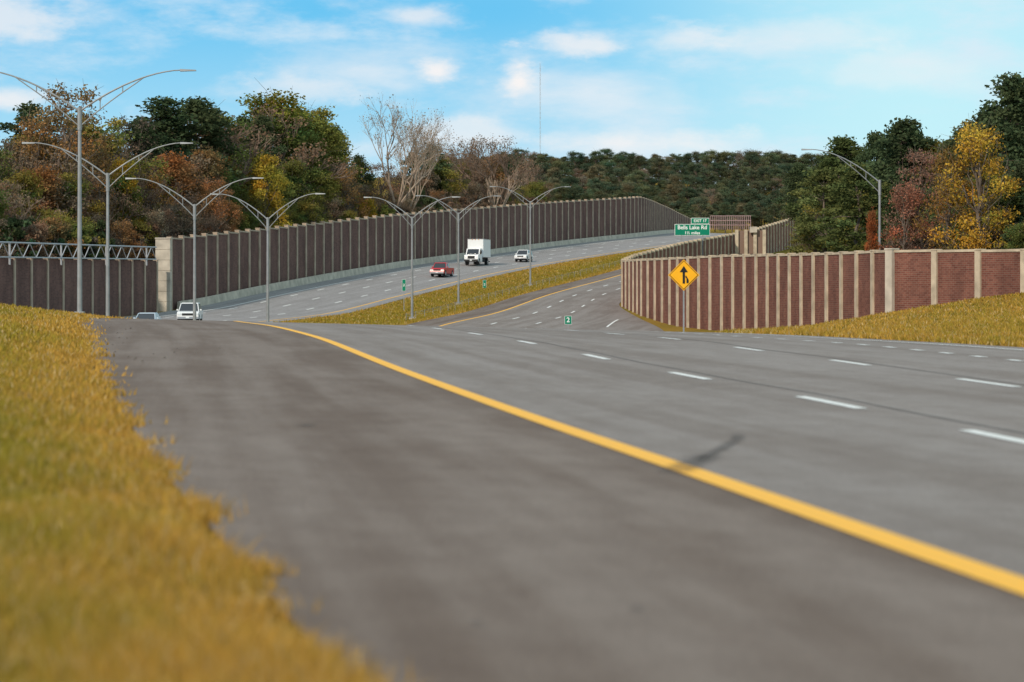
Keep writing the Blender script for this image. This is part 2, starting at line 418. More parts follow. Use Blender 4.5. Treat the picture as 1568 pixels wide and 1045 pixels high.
cb = MB(); ys = np.arange(256, 620, 4)
for a, b in zip(ys[:-1], ys[1:]):
    xa, xb = lwx(a)+.45, lwx(b)+.45; za, zb = surf(xa, a)-.1, surf(xb, b)-.1
    cb.hexa([(xa, a, za), (xb, b, zb), (xb+.45, b, zb), (xa+.45, a, za)],
            [(xa+.08, a, za+.95), (xb+.08, b, zb+.95), (xb+.28, b, zb+.95), (xa+.28, a, za+.95)], CONC_B)
cb.obj("concrete_barrier")
rp = [(60,122,4.5),(46,138,4.3),(32.7,154.5,4.1),(28.4,161.5,4.2),(25.9,165,4.25),(23.3,181,4.3),(20.8,200,4.5),(18.7,212,4.65),(15.7,227,4.65),(13.3,245,4.75),(12.1,265,4.9),(14.5,285,5.8),(23.3,330,8.2),(38,390,11.3),(54,455,15.8),(70.2,520,19.5)]
wall("brick_sound_wall", [p for p in rp[:5]], 4.3, BRICK_R, CONC, CONC, pw=.5, over=.08)
wall("brick_sound_wall", [p for p in rp[4:]], 3.7, BRICK_R, CONC, CONC, pw=.5, over=.12)
mb = MB(); mb.box((25.9, 164.9, 1.9), (.66, .66, 5.02), CONC_B, .6); mb.box((25.9, 164.9, 4.47), (.74, .74, .11), CONC_B, .6)
mb.obj("wall_corner_pier", bevel=.02)
ff = MB(); FENCE = simple("fence_mesh_pink", (0.38, 0.25, 0.25), 0.7)
d = 500
for i in range(22):
    x = brg(1088+i*2.9, d); ff.tube([(x, d, elv(352, d)), (x, d, elv(331, d))], .06, FENCE, 5)
for v in (331, 338, 345): ff.tube([(brg(1088, d), d, elv(v, d)), (brg(1150, d), d, elv(v, d))], .07, FENCE, 5)
ff.obj("chain_link_fence")
ab = MB(); d = 372
for i, u in enumerate((1128, 1142, 1156, 1170)):
    ab.box((brg(u, d), d, elv(372, d)), (.5, .5, 4.0), CONC)
ab.box((brg(1149, d), d+.3, elv(371, d)), (4.3, .25, 3.6), BRICK_R)
ab.box((brg(1153, d), d-.5, elv(352, d)), (1.1, .5, .9), CONC_B)
ab.obj("brick_abutment")

# ------------------------------------------------------------------ lamps
def lamp(x, y, ztip, half=5.4, rise=2.3, rz=0.0, sides=(1, -1), base=None):
    zb = (surf(x, y) if base is None else base)-.1
    H = ztip-zb; zj = H-rise
    mb = MB()
    mb.tube([(0, 0, 0), (0, 0, .25)], .34, CONC_B, 12)
    mb.tube([(0, 0, .25), (0, 0, zj*.5), (0, 0, zj+.15)], [.14, .115, .085], STEEL, 10)
    mb.box((0, 0, .32), (.5, .5, .1), STEEL)
    for s in sides:
        up = []; lo = []
        for i in range(13):
            t = i/12
            xx = half*t; zz = zj+rise*(1-(1-t)**1.75)
            up.append((s*xx, 0, zz))
        mb.tube(up, [.055-.022*i/12 for i in range(13)], STEEL, 7)
        for i in range(9):
            t = i/8; xx = half*.62*t
            tt = xx/half; zu = zj+rise*(1-(1-tt)**1.75)
            lo.append((s*xx, 0, zu-.8*(1-t)**.8-.02))
        mb.tube(lo, .035, STEEL, 6)
        for tt in (.2, .42):
            zu = zj+rise*(1-(1-tt)**1.75)
            t = tt/.62; mb.tube([(s*half*tt, 0, zu), (s*half*tt, 0, zu-.8*(1-t)**.8)], .03, STEEL, 5)
        hx = s*(half+.32)
        mb.hexa([(hx-.42, -.14, H-.08), (hx+.42, -.1, H-.05), (hx+.42, .1, H-.05), (hx-.42, .14, H-.08)],
                [(hx-.42, -.1, H+.05), (hx+.42, -.08, H+.01), (hx+.42, .08, H+.01), (hx-.42, .1, H+.05)], STEEL)
    mb.tube([(0, 0, zj-1.0), (0, 0, zj+.2)], .12, STEEL, 10)
    o = mb.obj("street_lamp", (x, y, zb), rz)
    return o
lamps = [(122, 128, 107), (165, 160, 219), (298, 185, 273), (410, 205, 297), (631, 245, 302), (702, 285, 300), (812, 330, 286)]
hv = [5.4, 4.9, 4.6, 4.2, 4.2, 4.3, 4.8]
for (u, d, v), h in zip(lamps, hv):
    lamp(brg(u, d), d, elv(v, d), h, 2.2, random.uniform(-.1, .1))
lamp(brg(1347, 190), 190, elv(229, 190), 5.4, 2.6, 0, sides=(-1,))

# ------------------------------------------------------------------ signs
SY = simple("sign_yellow", (0.85, 0.40, 0.01), 0.4, var=.05); BLK = simple("sign_black", (0.012, 0.012, 0.012), 0.5)
GRN = simple("sign_green", (0.0, 0.19, 0.11), 0.4); SW = simple("sign_white", (0.8, 0.8, 0.78), 0.4)
d = 112; x0 = brg(1047, d); zc = elv(421.5, d); hs = 24/F*d
mb = MB(); zb = surf(x0, d)
mb.box((0, .06, (zc-zb+hs*.6)/2-.1), (.07, .06, zc-zb+hs*.6+.2), STEEL)
def diamond(r, yy, mat, t=.012):
    mb.hexa([(0, yy, zc-zb-r), (r, yy, zc-zb), (0, yy, zc-zb+r), (-r, yy, zc-zb)],
            [(0, yy+t, zc-zb-r), (r, yy+t, zc-zb), (0, yy+t, zc-zb+r), (-r, yy+t, zc-zb)], mat)
diamond(hs, 0, SY); diamond(hs*.93, -.014, BLK, .01); diamond(hs*.88, -.028, SY, .01)
C = zc-zb; s = hs
def poly(pts):
    mb.face([(a*s, -.035, C+b*s) for a, b in pts], BLK)
poly([(-.075, -.55), (.075, -.55), (.075, .2), (-.075, .2)])
poly([(-.27, .18), (0, .17), (.27, .18), (0, .58)])
poly([(.17, -.52), (.31, -.52), (.31, -.3), (.17, -.22)])
poly([(.17, -.22), (.31, -.3), (.14, -.02), (.08, -.12)])
mb.obj("merge_warning_sign", (x0, d, zb), fixn=False)

d = 345; x0, x1 = brg(1033, d), brg(1087, d); z0, z1 = elv(361, d), elv(343.5, d)
sg = MB(); cx = (x0+x1)/2; zg = surf(cx, d)
def panel(xa, xb, za, zb_):
    sg.box(((xa+xb)/2-cx, 0, (za+zb_)/2-zg), (xb-xa, .06, zb_-za), SW)
    sg.box(((xa+xb)/2-cx, -.035, (za+zb_)/2-zg), (xb-xa-.12, .06, zb_-za-.12), GRN)
panel(x0, x1, z0, z1); panel(brg(1058, d), x1-.1, z1+.03, elv(334, d))
for px_ in (-1.5, 1.5):
    sg.box((px_, .12, (z1-zg)/2), (.16, .16, z1-zg), STEEL)
so = sg.obj("highway_exit_sign", (cx, d, zg))
def text(par, body, size, x, z, yy=-.075, name="lettering"):
    cu = bpy.data.curves.new(name, 'FONT'); cu.body = body; cu.size = size; cu.align_x = 'CENTER'; cu.align_y = 'CENTER'; cu.offset = .012*size/.7
    o = bpy.data.objects.new(name, cu); scene.collection.objects.link(o)
    cu.materials.append(SW); o.parent = par; o.location = (x, yy, z); o.rotation_euler = (math.pi/2, 0, 0)
text(so, "Bells Lake Rd", .78, 0, (z0+z1)/2-zg+.32); text(so, "1½ miles", .6, 0, (z0+z1)/2-zg-.45)
text(so, "EXIT 17", .55, (brg(1058, d)+x1-.1)/2-cx, (z1+.03+elv(334, d))/2-zg)

for (u, vt, vb, d, w) in ((618.5, 428, 446, 268, .42), (742, 429, 443, 318, .45), (870, 484, 497, 214, .62)):
    x = brg(u, d); zg = surf(x, d); zt = elv(vt, d); zb_ = elv(vb, d)
    mm = MB(); mm.box((0, .03, (zt-zg)/2), (.07, .05, zt-zg), STEEL)
    mm.box((0, 0, (zt+zb_)/2-zg), (w, .02, zt-zb_), SW); mm.box((0, -.013, (zt+zb_)/2-zg), (w-.05, .02, zt-zb_-.05), GRN)
    o = mm.obj("mile_marker_sign", (x, d, zg)); text(o, "2", w*.95, 0, (zt+zb_)/2-zg, -.035, "numeral")

cbm = MB(); prev = None
for y in np.arange(236, 500, 4.5):
    x = fx('M', y)*.55+fx('E3', y)*.45; z = surf(x, y)
    cbm.tube([(x, y, z-.1), (x, y, z+.85)], .025, STEEL, 5)
    if prev:
        for h in (.5, .68, .8): cbm.tube([(prev[0], prev[1], prev[2]+h), (x, y, z+h)], .01, STEEL, 4)
    prev = (x, y, z)
cbm.obj("cable_barrier")

rm = MB(); d = 1500; x = brg(827, d); zt = elv(97, d); zb = 40
for k in range(3):
    a = k*2.094; rm.tube([(.3*math.cos(a), .3*math.sin(a), 0), (.3*math.cos(a), .3*math.sin(a), zt-zb)], .06, STEEL_F, 5)
for i in range(int((zt-zb)/3)):
    for k in range(3):
        a = k*2.094; b = a+2.094
        rm.tube([(.3*math.cos(a), .3*math.sin(a), i*3), (.3*math.cos(b), .3*math.sin(b), i*3+3)], .03, STEEL_F, 4)
rm.obj("radio_mast", (x, d, zb))

# ------------------------------------------------------------------ vehicles
GLASS = simple("car_glass", (0.02, 0.028, 0.035), 0.08, spec=.8); TYRE = simple("tyre", (0.02, 0.02, 0.02), 0.9)
HUB = simple("wheel_rim", (0.45, 0.45, 0.47), 0.35, 0.7); HL = simple("headlamp", (0.75, 0.78, 0.8), 0.1, spec=.8)
DARK = simple("black_trim", (0.02, 0.02, 0.022), 0.6); AMB = simple("amber", (.7, .25, .02))
def paint(n, c): return simple(n, c, 0.3, 0.0, spec=.6)
RED = paint("paint_red", (0.50, 0.010, 0.018)); WHT = paint("paint_white", (0.75, 0.76, 0.77)); SIL = paint("paint_silver", (0.42, 0.50, 0.58))
def wheel(mb, x, y, r, w):
    s = 1 if x > 0 else -1
    n = 20
    mb.tube([(x-s*w/2, y, r), (x+s*w/2, y, r)], r, TYRE, n)
    mb.tube([(x+s*w/2, y, r), (x+s*(w/2+.015), y, r)], r*.62, HUB, 14)
def taper(mb, y0, y1, z0, z1, w0, w1, f, r, mat):
    mb.hexa([(-w0, y0, z0), (w0, y0, z0), (w0, y1, z0), (-w0, y1, z0)],
            [(-w1, y0+f, z1), (w1, y0+f, z1), (w1, y1-r, z1), (-w1, y1-r, z1)], mat)
def car(name, kind, mat, y, x, turn=0.0):
    mb = MB()
    if kind == 'sedan': L, W, bh, h, wr = 4.6, .91, .92, 1.46, .33
    elif kind == 'suv': L, W, bh, h, wr = 4.8, .97, 1.12, 1.85, .38
    elif kind == 'pickup': L, W, bh, h, wr = 5.7, 1.0, 1.18, 1.9, .42
    a = -L/2; b = L/2; g = .24 if kind == 'sedan' else .34
    prof = [(a, g+.08), (a-.02, g+.35), (a+.06, bh-.22), (a+.25, bh-.1), (a+1.15, bh), (b-.1, bh+.02), (b, bh-.15), (b+.02, g+.3), (b-.05, g+.05)]
    mb.prism(prof, -W, W, mat)
    mb.box((0, 0, g), (2*W-.12, L-.5, .2), DARK)
    if kind == 'pickup':
        c0, c1 = a+1.35, a+3.45
        taper(mb, c0, c1, bh+.002, h-.06, W-.06, W-.2, .62, .1, GLASS)
        mb.hexa([(-W+.19, c0+.58, h-.058), (W-.19, c0+.58, h-.058), (W-.19, c1-.08, h-.058), (-W+.19, c1-.08, h-.058)],
                [(-W+.25, c0+.68, h+.02), (W-.25, c0+.68, h+.02), (W-.25, c1-.14, h+.02), (-W+.25, c1-.14, h+.02)], mat)
        mb.box((0, (c1+b)/2+.05, bh+.03), (2*W-.3, b-c1-.35, .03), DARK)
        for s in (-1, 1):
            mb.hexa([(s*(W-.05), c0+1.1, bh), (s*(W-.04), c0+1.1, bh), (s*(W-.04), c0+1.22, bh), (s*(W-.05), c0+1.22, bh)],
                    [(s*(W-.19), c0+1.12, h-.04), (s*(W-.17), c0+1.12, h-.04), (s*(W-.17), c0+1.24, h-.04), (s*(W-.19), c0+1.24, h-.04)], mat)
    else:
        c0 = a+(1.15 if kind == 'suv' else 1.2); c1 = b-(.1 if kind == 'suv' else .55)
        rr = .28 if kind == 'suv' else .65
        taper(mb, c0, c1, bh+.002, h-.06, W-.06, W-.22, .72, rr, GLASS)
        mb.hexa([(-W+.21, c0+.68, h-.058), (W-.21, c0+.68, h-.058), (W-.21, c1-rr+.04, h-.058), (-W+.21, c1-rr+.04, h-.058)],
                [(-W+.28, c0+.8, h+.02), (W-.28, c0+.8, h+.02), (W-.28, c1-rr-.1, h+.02), (-W+.28, c1-rr-.1, h+.02)], mat)
    for s in (-1, 1):
        mb.tube([(s*(W-.07), c0, bh), (s*(W-.22), c0+(.62 if kind == 'pickup' else .72), h-.03)], .045, mat, 6)
        mb.box((s*(W-.2), a-.0, bh-.27), (.34, .09, .15), HL)
        mb.box((s*(W+.09), c0+.35, bh+.1), (.16, .1, .14), mat)
        for yy in (a+.92, b-1.0):
            mb.tube([(s*(W-.26), yy, wr+.03), (s*(W+.004), yy, wr+.03)], wr+.07, DARK, 18)
            wheel(mb, s*(W-.1), yy, wr, .23)
    mb.box((0, a-.01, bh-.3), (W*1.05, .07, .2), DARK)
    mb.box((0, a-.03, g+.17), (2*W-.1, .1, .2), mat if kind == 'sedan' else HUB)
    mb.box((0, a-.09, g+.2), (.32, .02, .13), HL)
    hd = math.atan2(fx('E2', y+5)-fx('E2', y-5), 10.0)+turn
    return mb.obj(name, (x, y, surf(x, y)+.01), -hd, bevel=0.03)
def box_truck(y, x):
    mb = MB()
    W = 1.05
    mb.prism([(-3.9, .55), (-3.95, 1.0), (-3.85, 1.45), (-3.0, 1.62), (-2.45, 2.45), (-2.2, 2.5), (-1.2, 2.5), (-1.2, .5)], -W, W, WHT)
    mb.hexa([(-.92, -3.04, 1.66), (.92, -3.04, 1.66), (.86, -2.53, 2.4), (-.86, -2.53, 2.4)],
            [(-.92, -3.0, 1.60), (.92, -3.0, 1.60), (.86, -2.4, 2.38), (-.86, -2.4, 2.38)], GLASS)
    for s in (-1, 1):
        mb.hexa([(s*(W+.004), -2.75, 1.65), (s*(W+.012), -2.75, 1.65), (s*(W+.012), -1.75, 1.65), (s*(W+.004), -1.75, 1.65)],
                [(s*(W+.004), -2.3, 2.32), (s*(W+.012), -2.3, 2.32), (s*(W+.012), -1.75, 2.32), (s*(W+.004), -1.75, 2.32)], GLASS)
        mb.box((s*.82, -3.93, 1.2), (.34, .1, .2), HL)
        mb.box((s*(W+.22), -2.75, 1.95), (.2, .12, .42), DARK)
        mb.tube([(s*W, -2.7, 1.9), (s*(W+.2), -2.75, 1.95)], .03, DARK, 5)
        for yy in (-3.0, 2.3):
            mb.tube([(s*(W-.4), yy, .5), (s*(W+.01), yy, .5)], .54, DARK, 18); wheel(mb, s*(W-.12), yy, .46, .3)
    mb.box((0, -3.93, 1.15), (1.1, .12, .42), DARK); mb.box((0, -3.98, .68), (2.1, .2, .28), DARK)
    mb.box((0, -4.1, .7), (.34, .02, .16), HL)
    mb.box((0, 1.15, 2.55), (2.44, 4.7, 2.75), WHT)
    mb.box((0, 1.15, 1.2), (2.5, 4.76, .08), HUB); mb.box((0, 1.15, 3.93), (2.5, 4.76, .07), HUB)
    mb.box((0, -1.21, 2.55), (2.4, .03, 2.6), WHT)
    mb.box((0, 1.0, .9), (1.6, 5.0, .5), DARK); mb.box((0, 3.5, .6), (2.2, .12, .15), DARK)
    for s in (-1, 0, 1): mb.box((s*.5, -1.25, 3.86), (.14, .06, .07), AMB)
    hd = math.atan2(fx('E2', y+5)-fx('E2', y-5), 10.0)
    mb.obj("box_truck", (x, y, surf(x, y)+.01), -hd, bevel=0.035)
box_truck(368, brg(731, 368))
car("pickup_truck", 'pickup', RED, 335, brg(677, 335))
car("white_suv", 'suv', WHT, 385, brg(802, 385))
car("white_car", 'suv', WHT, 222, brg(291, 222), -.18)
car("silver_car", 'sedan', SIL, 206, brg(226, 206), -.1)

# ------------------------------------------------------------------ foliage
def mat_leaf():
    m, nt, b = newmat("foliage")
    nt.nodes.remove(b); out = nt.nodes["Material Output"]
    oi = N(nt, "ShaderNodeObjectInfo"); at = N(nt, "ShaderNodeAttribute"); at.attribute_name = "Col"
    c = mixc(nt, 1.0, oi.outputs["Color"], at.outputs["Color"], 'MULTIPLY')
    df = N(nt, "ShaderNodeBsdfDiffuse"); tl = N(nt, "ShaderNodeBsdfTranslucent"); mx = N(nt, "ShaderNodeMixShader")
    mx.inputs[0].default_value = .35
    nt.links.new(c, df.inputs[0]); nt.links.new(c, tl.inputs[0])
    nt.links.new(df.outputs[0], mx.inputs[1]); nt.links.new(tl.outputs[0], mx.inputs[2]); nt.links.new(mx.outputs[0], out.inputs[0])
    return m
LEAF = mat_leaf()
BARK = simple("bark", (0.14, 0.108, 0.086), 0.9, var=.3, scale=2)
BARK_P = simple("bark_pale", (0.33, 0.25, 0.19), 0.9, var=.25, scale=2)
BARK_B = simple("bark_brown", (0.21, 0.145, 0.11), 0.9, var=.25, scale=2)
def tree_mesh(name, branches, leaves, bark, leafmat=LEAF):
    mb = MB()
    for pts, rad in branches: mb.tube(pts, rad, bark, 5 if rad[0] > .06 else 3, caps=False)
    nv = len(mb.v); v = list(mb.v); f = list(mb.f); mi = [0]*len(f)
    colr = np.ones((nv, 4), np.float32)
    if leaves is not None:
        L, C_ = leaves; n, k, _ = L.shape
        v += L.reshape(-1, 3).tolist(); idx = np.arange(n*k).reshape(n, k)+nv
        f += idx.tolist(); mi += [1]*n
        cc = np.ones((n, 4), np.float32); cc[:, :3] = C_; colr = np.vstack([colr, np.repeat(cc, k, 0)])
    me = bpy.data.meshes.new(name); me.from_pydata(v, [], f)
    me.materials.append(bark); me.materials.append(leafmat)
    me.polygons.foreach_set("material_index", mi)
    ca = me.color_attributes.new(name="Col", type='FLOAT_COLOR', domain='POINT')
    ca.data.foreach_set("color", colr.ravel().astype(np.float32)); me.update()
    return me
def leafset(cs, rs, per, size, flat=.75, cvar=.35, hue=.12):
    out = []; col = []
    for c, r, n in zip(cs, rs, per):
        d = rng.normal(size=(n, 3)); d /= np.linalg.norm(d, axis=1)[:, None]
        rad = r*rng.random(n)**.45*(1+.35*rng.normal(size=n)*.6)
        p = np.array(c)+d*rad[:, None]*np.array([1, 1, flat])
        a = rng.normal(size=(n, 3)); a /= np.linalg.norm(a, axis=1)[:, None]
        b = np.cross(a, rng.normal(size=(n, 3))); b /= np.linalg.norm(b, axis=1)[:, None]
        s = size*(.6+.8*rng.random(n))[:, None]
        out.append(np.stack([p-a*s*.5, p+b*s*.32, p+a*s*.5, p-b*s*.32], 1))
        base = rng.uniform(1-cvar, 1+cvar*.8); g = base*rng.uniform(.75, 1.25, size=n)
        h = rng.normal(0, hue)+rng.normal(0, hue*.5, size=n)
        col.append(np.stack([g*(1+h), g, g*(1-h*.5)], 1))
    return np.concatenate(out), np.clip(np.concatenate(col), 0, 4)
def limb(p0, p1, r0, r1, wob, n=4):
    p0 = Vector(p0); p1 = Vector(p1); pts = []; L = (p1-p0).length
    for i in range(n+1):
        t = i/n; q = p0.lerp(p1, t)
        if 0 < i < n: q += Vector((random.gauss(0, 1), random.gauss(0, 1), random.gauss(0, .6)))*wob*L
        q.z += .06*L*math.sin(t*math.pi)
        pts.append(q)
    return pts, [r0+(r1-r0)*i/n for i in range(n+1)]
def deciduous(name, H=20, spread=4.6, nc=34, dens=95, size=.42, low=.22, twigs=2):
    br = []; cs = []; rs = []
    top = Vector((random.uniform(-.6, .6), random.uniform(-.6, .6), H*.86))
    tp, trad = limb((0, 0, 0), top, .32, .05, .015, 7); br.append((tp, trad))
    for i in range(nc):
        t = low+(1-low)*((i+.5)/nc)**.9; z = H*t
        prof = math.sin(min(1, (t-low)/(1-low)*1.02+.12)*math.pi*.92)**.6
        ang = i*2.4+random.uniform(-.5, .5); R = spread*prof*random.uniform(.35, 1.05)
        c = Vector((R*math.cos(ang), R*math.sin(ang), min(z+random.uniform(-.8, .8), H-.7)))
        base = tp[min(7, max(1, int(t*6)))]
        br.append(limb(base, c, .09, .02, .05)); cs.append(c); rs.append(random.uniform(.85, 1.9)*H/20)
        for k in range(twigs):
            c2 = c+Vector((random.gauss(0, 1), random.gauss(0, 1), random.gauss(.5, .9)))*1.2
            br.append(limb(c, c2, .03, .01, .06, 2))
    per = [int(dens*r*r) for r in rs]
    return tree_mesh(name, br, leafset(cs, rs, per, size), BARK)
def pine(name, H=22, spread=3.4, start=.42, nc=40, dens=120):
    br = []; cs = []; rs = []
    tp, tr_ = limb((0, 0, 0), (random.uniform(-.5, .5), random.uniform(-.5, .5), H*.97), .28, .04, .008, 8); br.append((tp, tr_))
    for i in range(nc):
        t = start+(1-start)*(i+.5)/nc; k = (t-start)/(1-start)
        R = spread*(1-k**2.6)*random.uniform(.35, 1.1)*(0.55+.45*min(1, k*4)); ang = i*2.4+random.uniform(-.6, .6)
        c = Vector((R*math.cos(ang), R*math.sin(ang), H*t+R*.12-.5))
        br.append(limb(tp[min(8, int(t*8))], c, .06, .02, .04, 3)); cs.append(c); rs.append(random.uniform(.75, 1.35)*(1.1-.25*k)*H/20)
    per = [int(dens*r*r)+14 for r in rs]
    return tree_mesh(name, br, leafset(cs, rs, per, .34, .55, .3, .05), BARK)
def bare(name, H=24, spread=1.0, levels=5, bark=BARK_P, leafy=0, fork=.35, r0=.42, dec=.6):
    br = []; tips = []
    def grow(p, d, L, r, lev):
        n = 3; pts = [p]; q = p.copy(); dd = d.copy()
        for i in range(n):
            dd = (dd+Vector((random.gauss(0, .1), random.gauss(0, .1), random.gauss(.03, .06)))).normalized()
            q = q+dd*L/n; pts.append(q.copy())
        br.append((pts, [r, r*.88, r*.76, r*.62])); 
        if lev == 0: tips.append(q); return
        k = 3 if lev > 1 else 4
        for j in range(k):
            ang = random.uniform(0, 6.28)
            tilt = random.uniform(.25, .62)*spread
            ax = dd.orthogonal().normalized(); ax.rotate(Matrix.Rotation(ang, 3, dd))
            nd = dd.copy(); nd.rotate(Matrix.Rotation(tilt, 3, ax))
            nd.z += .12; nd.normalize()
            st = pts[3] if j < 2 else pts[2]
            grow(st, nd, L*random.uniform(.62, .84), r*dec, lev-1)
    grow(Vector((0, 0, 0)), Vector((0, 0, 1)), H*fork, r0, levels)
    zmax = max(t.z for t in tips); sc = H/zmax
    br = [([p*sc for p in pts], rad) for pts, rad in br]; tips = [t*sc for t in tips]
    lv = None
    if leafy: lv = leafset(tips, [.8]*len(tips), [leafy]*len(tips), .3, .9, .3, .08)
    return tree_mesh(name, br, lv, bark)
DEC = [deciduous("crown_%d" % i, 20, random.uniform(3.8, 5.4), random.randint(32, 44), 150, .34, random.uniform(.12, .28)) for i in range(5)]
THIN = [deciduous("thin_crown_%d" % i, 20, random.uniform(3.8, 5.0), 38, 75, .27, .16, 4) for i in range(4)]
PIN = [pine("pine_crown_%d" % i, 22, random.uniform(3.0, 4.0), random.uniform(.3, .5), 44, 130) for i in range(4)]
TWIG = [bare("twig_%d" % i, 20, 1.1, 5, BARK_B, 5, .25) for i in range(2)]
SHR = [deciduous("shrub_%d" % i, 20, 8.0, 34, 80, .75, .04) for i in range(3)]
GREEN = (0.135, 0.150, 0.042); DGREEN = (0.078, 0.102, 0.048); OLIVE = (0.225, 0.195, 0.05); RUST = (0.265, 0.145, 0.062)
BROWN = (0.235, 0.160, 0.105); GOLD = (0.45, 0.29, 0.04); REDB = (0.25, 0.11, 0.08); DBR = (0.155, 0.112, 0.08); PGREEN = (.125, .148, .052)
def put(me, x, y, H, col, par=None, name="tree", wid=1.0, H0=None):
    o = bpy.data.objects.new(name, me); scene.collection.objects.link(o)
    z = surf(x, y)-.2
    if H0 is None: H0 = 22.6 if me in PIN else 20.6
    s = H/H0; o.location = (x, y, z); o.scale = (s*wid, s*wid, s); o.rotation_euler[2] = random.uniform(0, 6.28)
    j = random.uniform(.8, 1.2); o.color = (col[0]*j*random.uniform(.9, 1.1), col[1]*j, col[2]*j, 1)
    if par: o.parent = par
    return o
def empty(n):
    e = bpy.data.objects.new(n, None); scene.collection.objects.link(e); return e
def wch(opts):
    return random.choices([o[0] for o in opts], [o[1] for o in opts])[0]
def clear_left(u, d, r):          # step back until the crown stands clear of the barrier
    while brg(u, d) > lwx(d)-r and d < 560: d += 2
    return d
FL = empty("woodland")
sky_l = [(-80,170),(0,178),(60,168),(95,160),(160,172),(220,152),(320,152),(345,162),(400,150),(470,165),(515,188),(540,218),(570,244),(640,250),(655,236),(690,240),(715,226),(800,230),(850,252)]
dw = [(-80,190),(0,205),(260,255),(400,290),(500,320),(700,390),(850,455)]
I = lambda t, u: float(np.interp(u, [a[0] for a in t], [a[1] for a in t]))
u = -90
while u < 830:
    d0 = I(dw, u)
    for layer, (dd, hf) in enumerate(((14, .45), (30, .68), (50, 1.0))):
        uu = u+random.uniform(-9, 9); d = clear_left(uu, d0+dd+random.uniform(-5, 5), 4.5+layer); x = brg(uu, d); zb = surf(x, d)
        Hh = (elv(I(sky_l, uu), d)-zb)*hf*random.uniform(.86, 1.02 if layer == 2 else 1.12)
        if uu < 330: col = wch([(BROWN, 5), (RUST, 2.4), (GREEN, 1.6), (DBR, 3), (OLIVE, 1.6), (DGREEN, 1)])
        elif uu < 500: col = wch([(GREEN, 3), (OLIVE, 3), (BROWN, 3), (RUST, 1), (DGREEN, .5)])
        else: col = wch([(BROWN, 5), (DBR, 2.5), (OLIVE, 1.6), (DGREEN, .8), (RUST, 1.5)])
        if col is DGREEN: me = random.choice(PIN)
        elif col in (BROWN, DBR) and random.random() < .8: me = random.choice(THIN+TWIG)
        else: me = random.choice(DEC+THIN[:2])
        if layer == 2 and random.random() < .12: me = random.choice(PIN); col = DGREEN
        put(me, x, d, max(5, Hh), col, FL, "broadleaf", wid=random.uniform(1.0, 1.35))
    uu = u+random.uniform(-8, 8); Hs = random.uniform(7.5, 10); d = clear_left(uu, d0+8, Hs*.5+1); x = brg(uu, d)
    put(random.choice(SHR), x, d, Hs, random.choice([DBR, GREEN, DGREEN, DBR, BROWN]), FL, "shrub", wid=.85)
    u += 18
def named(me, name, u, d, vtop, col, H0=None, wid=1.0, r=4.5):
    if u < 800: d = clear_left(u, d, r)
    x = brg(u, d); zb = surf(x, d)-.2
    put(me, x, d, elv(vtop, d)-zb, col, None, name, wid, H0)
named(THIN[0], "autumn_tree", 110, 262, 122, (0.32, .19, .08), wid=1.1)
named(THIN[2], "autumn_tree", 60, 262, 165, (0.28, .18, .08), wid=1.1)
named(DEC[1], "autumn_tree", 187, 268, 238, GOLD, wid=.75)
named(DEC[2], "autumn_tree", 407, 305, 232, (0.42, .32, .05), wid=.9)
named(THIN[2], "autumn_tree", 235, 275, 262, (0.33, .20, .07))
named(THIN[1], "autumn_tree", 145, 270, 215, (0.32, .19, .07))
named(THIN[3], "autumn_tree", 85, 262, 250, (0.34, .19, .06))
named(THIN[0], "autumn_tree", 330, 285, 268, (0.32, .16, .07))
named(DEC[4], "oak_tree", 410, 350, 141, (0.22, .225, .045), wid=1.5)
named(DEC[1], "oak_tree", 470, 360, 157, (0.18, .185, .045), wid=1.2)
named(DEC[2], "autumn_tree", 565, 345, 303, GOLD, wid=1.1)
named(THIN[3], "autumn_tree", 530, 352, 255, (0.32, .18, .07), wid=1.1)
named(PIN[0], "pine_tree", 250, 300, 138, DGREEN, wid=1.8); named(PIN[1], "pine_tree", 300, 305, 140, DGREEN, wid=1.7)
named(PIN[2], "pine_tree", 45, 280, 150, DGREEN, wid=1.6); named(PIN[2], "pine_tree", 663, 425, 216, DGREEN, wid=1.5); named(PIN[3], "pine_tree", 632, 420, 228, DGREEN, wid=1.3)
B1 = bare("bare_tree", 26, 1.1, 6, BARK_P, 1, .24, .44, .58); B2 = bare("bare_tree_b", 20, 1.15, 6, BARK_B, 2, .22)
named(B1, "bare_tree", 590, 385, 148, (.30, .22, .16), 26, .95)
named(B1, "bare_tree", 622, 398, 166, (.30, .22, .16), 26, .75)
named(B2, "bare_tree", 768, 440, 207, BROWN, 20, 1.0); named(B2, "bare_tree", 728, 442, 224, BROWN, 20, .9)
named(bare("bare_tree_c", 12, 1.0, 4, BARK_P, 0, .45, .34), "bare_tree", 760, 432, 255, (1, 1, 1), 12, .8)
# --- distant pine ridge
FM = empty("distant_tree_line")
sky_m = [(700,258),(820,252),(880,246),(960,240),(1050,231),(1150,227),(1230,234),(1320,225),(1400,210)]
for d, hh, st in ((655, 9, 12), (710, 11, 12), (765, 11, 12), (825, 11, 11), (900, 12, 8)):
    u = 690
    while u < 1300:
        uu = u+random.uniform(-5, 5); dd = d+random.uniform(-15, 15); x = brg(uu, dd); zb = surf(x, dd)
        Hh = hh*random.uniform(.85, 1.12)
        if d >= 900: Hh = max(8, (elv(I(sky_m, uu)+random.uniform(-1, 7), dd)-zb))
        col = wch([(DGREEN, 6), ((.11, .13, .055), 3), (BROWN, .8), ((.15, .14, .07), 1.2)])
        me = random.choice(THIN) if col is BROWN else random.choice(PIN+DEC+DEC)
        put(me, x, dd, Hh, tuple(c*.95+.025 for c in col), FM, "pine", wid=1.75 if me in PIN else 1.5)  # aerial haze put into the tree colour: lifted and slightly greyed
        u += st
